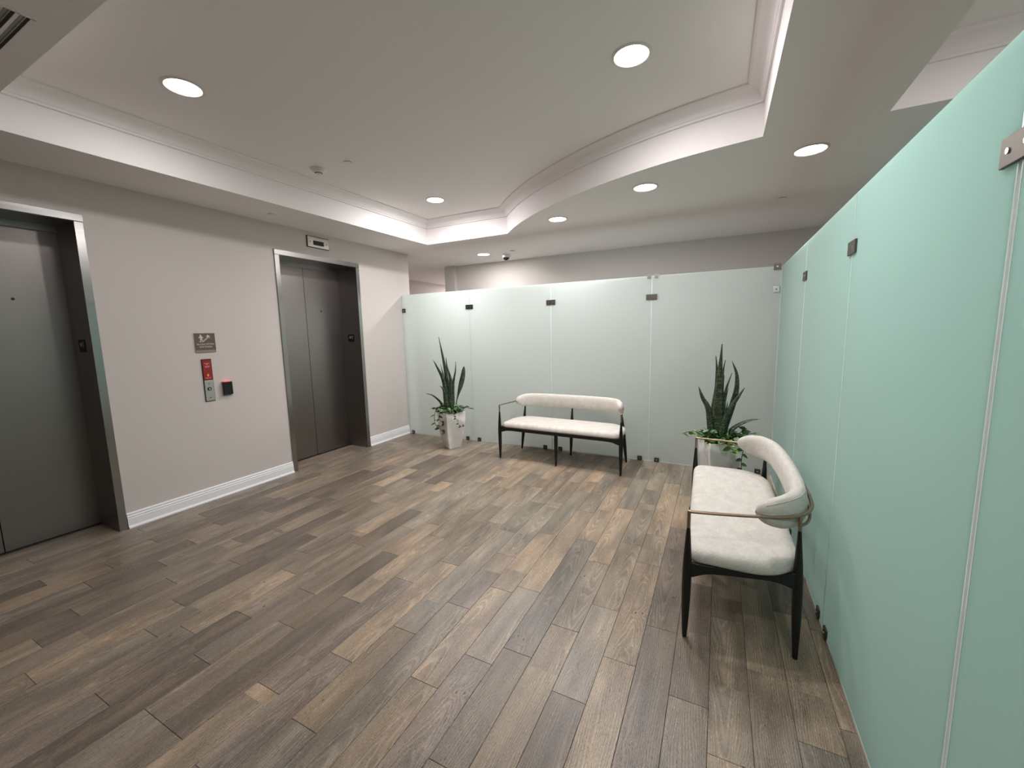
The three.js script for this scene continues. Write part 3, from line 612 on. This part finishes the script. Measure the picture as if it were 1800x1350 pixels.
function planterGeo() {
  const half = (y) => { const k = y / POT_H; return 0.088 + (0.146 - 0.088) * (1 - Math.pow(1 - k, 1.75)); };
  const sq = (h, y) => { const r = 0.006, q = []; for (const [sx, sz] of [[1, 1], [-1, 1], [-1, -1], [1, -1]]) { const a0 = Math.atan2(sz, sx) - Math.PI / 4; for (let i = 0; i <= 3; i++) { const a = a0 + i / 3 * Math.PI / 2; q.push([sx * (h - r) + r * Math.cos(a), y, sz * (h - r) + r * Math.sin(a)]); } } return q; };
  const rings = [];
  rings.push(sq(0.080, 0.0)); for (const y of [0.0, 0.008]) rings.push(sq(half(y) - (y ? 0 : 0.004), y));
  for (let i = 1; i <= 12; i++) rings.push(sq(half(POT_H * i / 12 * 0.992), POT_H * i / 12 * 0.992));
  rings.push(sq(half(POT_H) - 0.003, POT_H), sq(half(POT_H) - 0.014, POT_H), sq(half(POT_H) - 0.018, POT_H - 0.006), sq(half(POT_H) - 0.024, POT_H - 0.07));
  const g = loft(rings.map((r) => r.slice().reverse()), { closed: true, caps: true, uvs: (i, j, p) => [(p[0] - p[2]) * 1.6, p[1] * 1.6] });
  return toCreasedNormals(g, rad(24));
}
const potGeo = planterGeo();
function planter(label, at, potTurn, view, spec) {
  const t = thing('potted_plant', label, 'plant', at, 0, 'snake plants in white planters');
  const pot = part('planter', potGeo, M.marble, t); pot.rotation.y = potTurn;
  const soil = part('soil', box(-0.124, 0.124, POT_H - 0.06, POT_H - 0.03, -0.124, 0.124), M.soil, t); soil.rotation.y = potTurn;
  const rt = [view[1] * -1, view[0]], P = (a, y, d) => [rt[0] * a + view[0] * d, y, rt[1] * a + view[1] * d];
  for (const [kind, w, pts, dep, roll] of spec.blades) {
    const n = pts.length, sp = pts.slice().reverse().map(([a, y], i) => P(a, y, dep[0] + (dep[1] - dep[0]) * i / (n - 1)));
    sp.unshift([sp[0][0] * 0.9, POT_H - 0.04, sp[0][2] * 0.9]);
    part('snake_leaf', leafBlade(sp, { strap: W_STRAP, spear: W_SPEAR, spoon: W_SPOON }[kind](w), Math.atan2(rt[1], rt[0]) + roll), M.snake, t);
  }
  const mats = spec.mats;
  for (let i = 0; i < spec.mound; i++) {                // creeping leaves that fill the rim
    const a = R(0, Math.PI * 2), r = Math.sqrt(rnd()) * 0.175, x = Math.cos(a) * r, z = Math.sin(a) * r, out = r / 0.175;
    addLeaf(t, [x, POT_H + R(-0.005, 0.085) * (1.15 - 0.6 * out) + 0.012, z], [Math.cos(a) * (0.4 + out) + R(-0.6, 0.6), R(-0.4, 0.8) - 0.3 * out, Math.sin(a) * (0.4 + out) + R(-0.6, 0.6)], R(0.04, 0.075), mats[Math.floor(rnd() * mats.length)], R(0.5, 0.8), 'creeper_leaf');
  }
  for (const [pts, size, count, ms, r0] of spec.vines) {
    const c = new THREE.CatmullRomCurve3(pts.map((p) => new THREE.Vector3(...P(...p))));
    const v = part('vine', new THREE.TubeGeometry(c, 40, r0 ?? 0.0035, 6), M.stem, t);
    for (let i = 0; i < count; i++) { const k = (i + 0.7) / count, p = c.getPoint(k), d = c.getTangent(k), s = i % 2 ? 1 : -1;
      addLeaf(v, p.toArray(), [rt[0] * s * 0.9 + d.x * 0.5 + R(-0.2, 0.2), d.y * 0.5 + R(-0.25, 0.25), rt[1] * s * 0.9 + d.z * 0.5 + R(-0.2, 0.2)], size * R(0.8, 1.2), ms[i % ms.length], R(0.5, 0.65), 'leaf', (() => { const l = Math.hypot(p.x, p.z) || 1; return [p.x / l, 0.35, p.z / l]; })()); }
  }
  return t;
}
const DK = M.leafDark, MD = M.leafMid, GY = M.leafGrey, VR = M.leafVar;
const v1 = (() => { const x = 1.129 - 4.41, z = 0.406 - 4.984, l = Math.hypot(x, z); return [x / l, z / l]; })();
const sh = (pts) => pts.map(([a, y]) => [a - 0.045, y + 0.016 * (1.58 - y)]);
planter('snake plant in a white planter between the far lift and the far bench', [1.129, 0, 0.406], rad(63), v1, {
  blades: [
    ['spear', 0.036, sh([[-0.079, 1.536], [-0.05, 1.358], [-0.016, 1.129], [0.016, 0.814], [0.026, 0.571]]), [0, 0.02], 0.1],
    ['strap', 0.029, sh([[-0.164, 1.228], [-0.12, 1.132], [-0.054, 0.982], [-0.021, 0.815], [0.002, 0.58]]), [-0.03, -0.06], 0.2],
    ['spear', 0.026, sh([[-0.071, 1.155], [-0.038, 0.998], [-0.013, 0.815], [0.002, 0.58]]), [0.04, 0.05], -0.2],
    ['spear', 0.036, sh([[0.008, 1.255], [0.016, 1.128], [0.058, 0.945], [0.052, 0.812], [0.042, 0.57]]), [-0.04, -0.05], 0],
    ['spear', 0.031, sh([[0.136, 1.189], [0.127, 1.058], [0.092, 0.894], [0.077, 0.727], [0.067, 0.569]]), [0.0, 0.02], 0.3],
    ['spoon', 0.030, sh([[0.25, 1.119], [0.226, 0.971], [0.193, 0.848], [0.155, 0.724], [0.121, 0.591]]), [0.01, 0.05], 0],
    ['strap', 0.030, sh([[-0.093, 0.87], [-0.045, 0.816], [-0.026, 0.699], [-0.014, 0.581]]), [-0.06, -0.05], 0.2],
    ['strap', 0.034, sh([[-0.288, 0.771], [-0.21, 0.741], [-0.148, 0.688], [-0.087, 0.602]]), [-0.02, -0.05], 0.9],
  ],
  mound: 170, mats: [DK, MD, GY, GY, DK, DK],
  vines: [
    [[[-0.10, 0.545, -0.06], [-0.19, 0.56, -0.07], [-0.22, 0.49, -0.07], [-0.226, 0.41, -0.08], [-0.215, 0.355, -0.09], [-0.18, 0.315, -0.10], [-0.13, 0.27, -0.10], [-0.08, 0.23, -0.10]], 0.062, 9, [DK, DK, MD]],
    [[[-0.09, 0.54, -0.10], [-0.16, 0.49, -0.13], [-0.155, 0.42, -0.13], [-0.10, 0.37, -0.11], [-0.09, 0.32, -0.10]], 0.060, 6, [DK, DK]],
    [[[0.03, 0.54, -0.10], [0.04, 0.475, -0.20], [0.075, 0.42, -0.19], [0.10, 0.345, -0.17], [0.13, 0.325, -0.165], [0.17, 0.34, -0.16]], 0.034, 9, [GY, MD, DK], 0.0025],
    [[[0.12, 0.54, -0.04], [0.21, 0.565, -0.03], [0.27, 0.535, -0.03]], 0.062, 4, [GY, DK]],
    [[[-0.08, 0.54, -0.02], [-0.18, 0.572, 0], [-0.26, 0.55, 0]], 0.058, 4, [DK, MD]],
  ],
});
planter('snake plant in a white planter in the glass corner, behind the near bench', [4.450, 0, 0.690], rad(23), [0.0093, -1], {
  blades: [
    ['spear', 0.050, [[-0.015, 1.429], [-0.019, 1.305], [-0.024, 1.133], [-0.028, 0.874], [-0.033, 0.623]], [-0.02, -0.05], 0.05],
    ['spear', 0.040, [[-0.062, 1.315], [-0.049, 1.196], [-0.042, 1.003], [-0.055, 0.807], [-0.055, 0.622]], [0.02, -0.02], -0.3],
    ['spear', 0.038, [[0.017, 1.28], [0.003, 1.178], [-0.013, 1.004], [-0.014, 0.809], [-0.012, 0.624]], [-0.03, -0.04], 0.4],
    ['spear', 0.026, [[0.015, 1.134], [0.007, 1.005], [0.011, 0.811], [0.007, 0.626]], [0.03, 0.03], 0],
    ['spear', 0.030, [[0.077, 1.161], [0.037, 1.019], [0.02, 0.876], [0.013, 0.627]], [-0.02, -0.03], 0.3],
    ['strap', 0.027, [[0.072, 1.272], [0.115, 1.15], [0.121, 1.01], [0.099, 0.881], [0.041, 0.629]], [0.02, 0.0], 0.1],
    ['strap', 0.026, [[0.187, 1.035], [0.13, 0.934], [0.078, 0.841], [0.018, 0.634]], [-0.06, -0.04], 0.2],
    ['strap', 0.029, [[-0.2, 1.026], [-0.161, 0.912], [-0.117, 0.835], [-0.096, 0.737], [-0.083, 0.618]], [-0.03, -0.03], 0.1],
    ['strap', 0.034, [[0.328, 0.748], [0.248, 0.738], [0.173, 0.706], [0.13, 0.676], [0.087, 0.627]], [-0.05, -0.04], 1.0],
    ['spear', 0.018, [[0.054, 1.014], [0.036, 0.91], [0.023, 0.811], [0.007, 0.626]], [0.05, 0.02], 0],
    ['strap', 0.014, [[0.053, 0.898], [0.041, 0.78], [0.03, 0.628]], [-0.05, -0.05], 0],
  ],
  mound: 200, mats: [MD, MD, DK, VR, GY, MD],
  vines: [
    [[[-0.08, 0.56, -0.08], [-0.18, 0.60, -0.09], [-0.26, 0.59, -0.09], [-0.33, 0.565, -0.09]], 0.058, 8, [MD, GY, VR], 0.0025],
    [[[0.08, 0.54, -0.10], [0.16, 0.535, -0.15], [0.188, 0.49, -0.17], [0.184, 0.41, -0.17], [0.182, 0.35, -0.16], [0.188, 0.28, -0.15]], 0.066, 7, [DK, DK, MD]],
    [[[0.03, 0.53, -0.12], [0.06, 0.525, -0.19], [0.10, 0.485, -0.20], [0.15, 0.455, -0.19]], 0.062, 5, [VR, VR, MD]],
    [[[0.10, 0.54, 0.0], [0.17, 0.60, 0.0], [0.22, 0.645, 0.0]], 0.070, 3, [DK, MD]],
    [[[0.10, 0.54, 0.02], [0.20, 0.585, 0.02], [0.29, 0.598, 0.02]], 0.058, 4, [DK, GY]],
  ],
});

renderer.render(scene, camera);
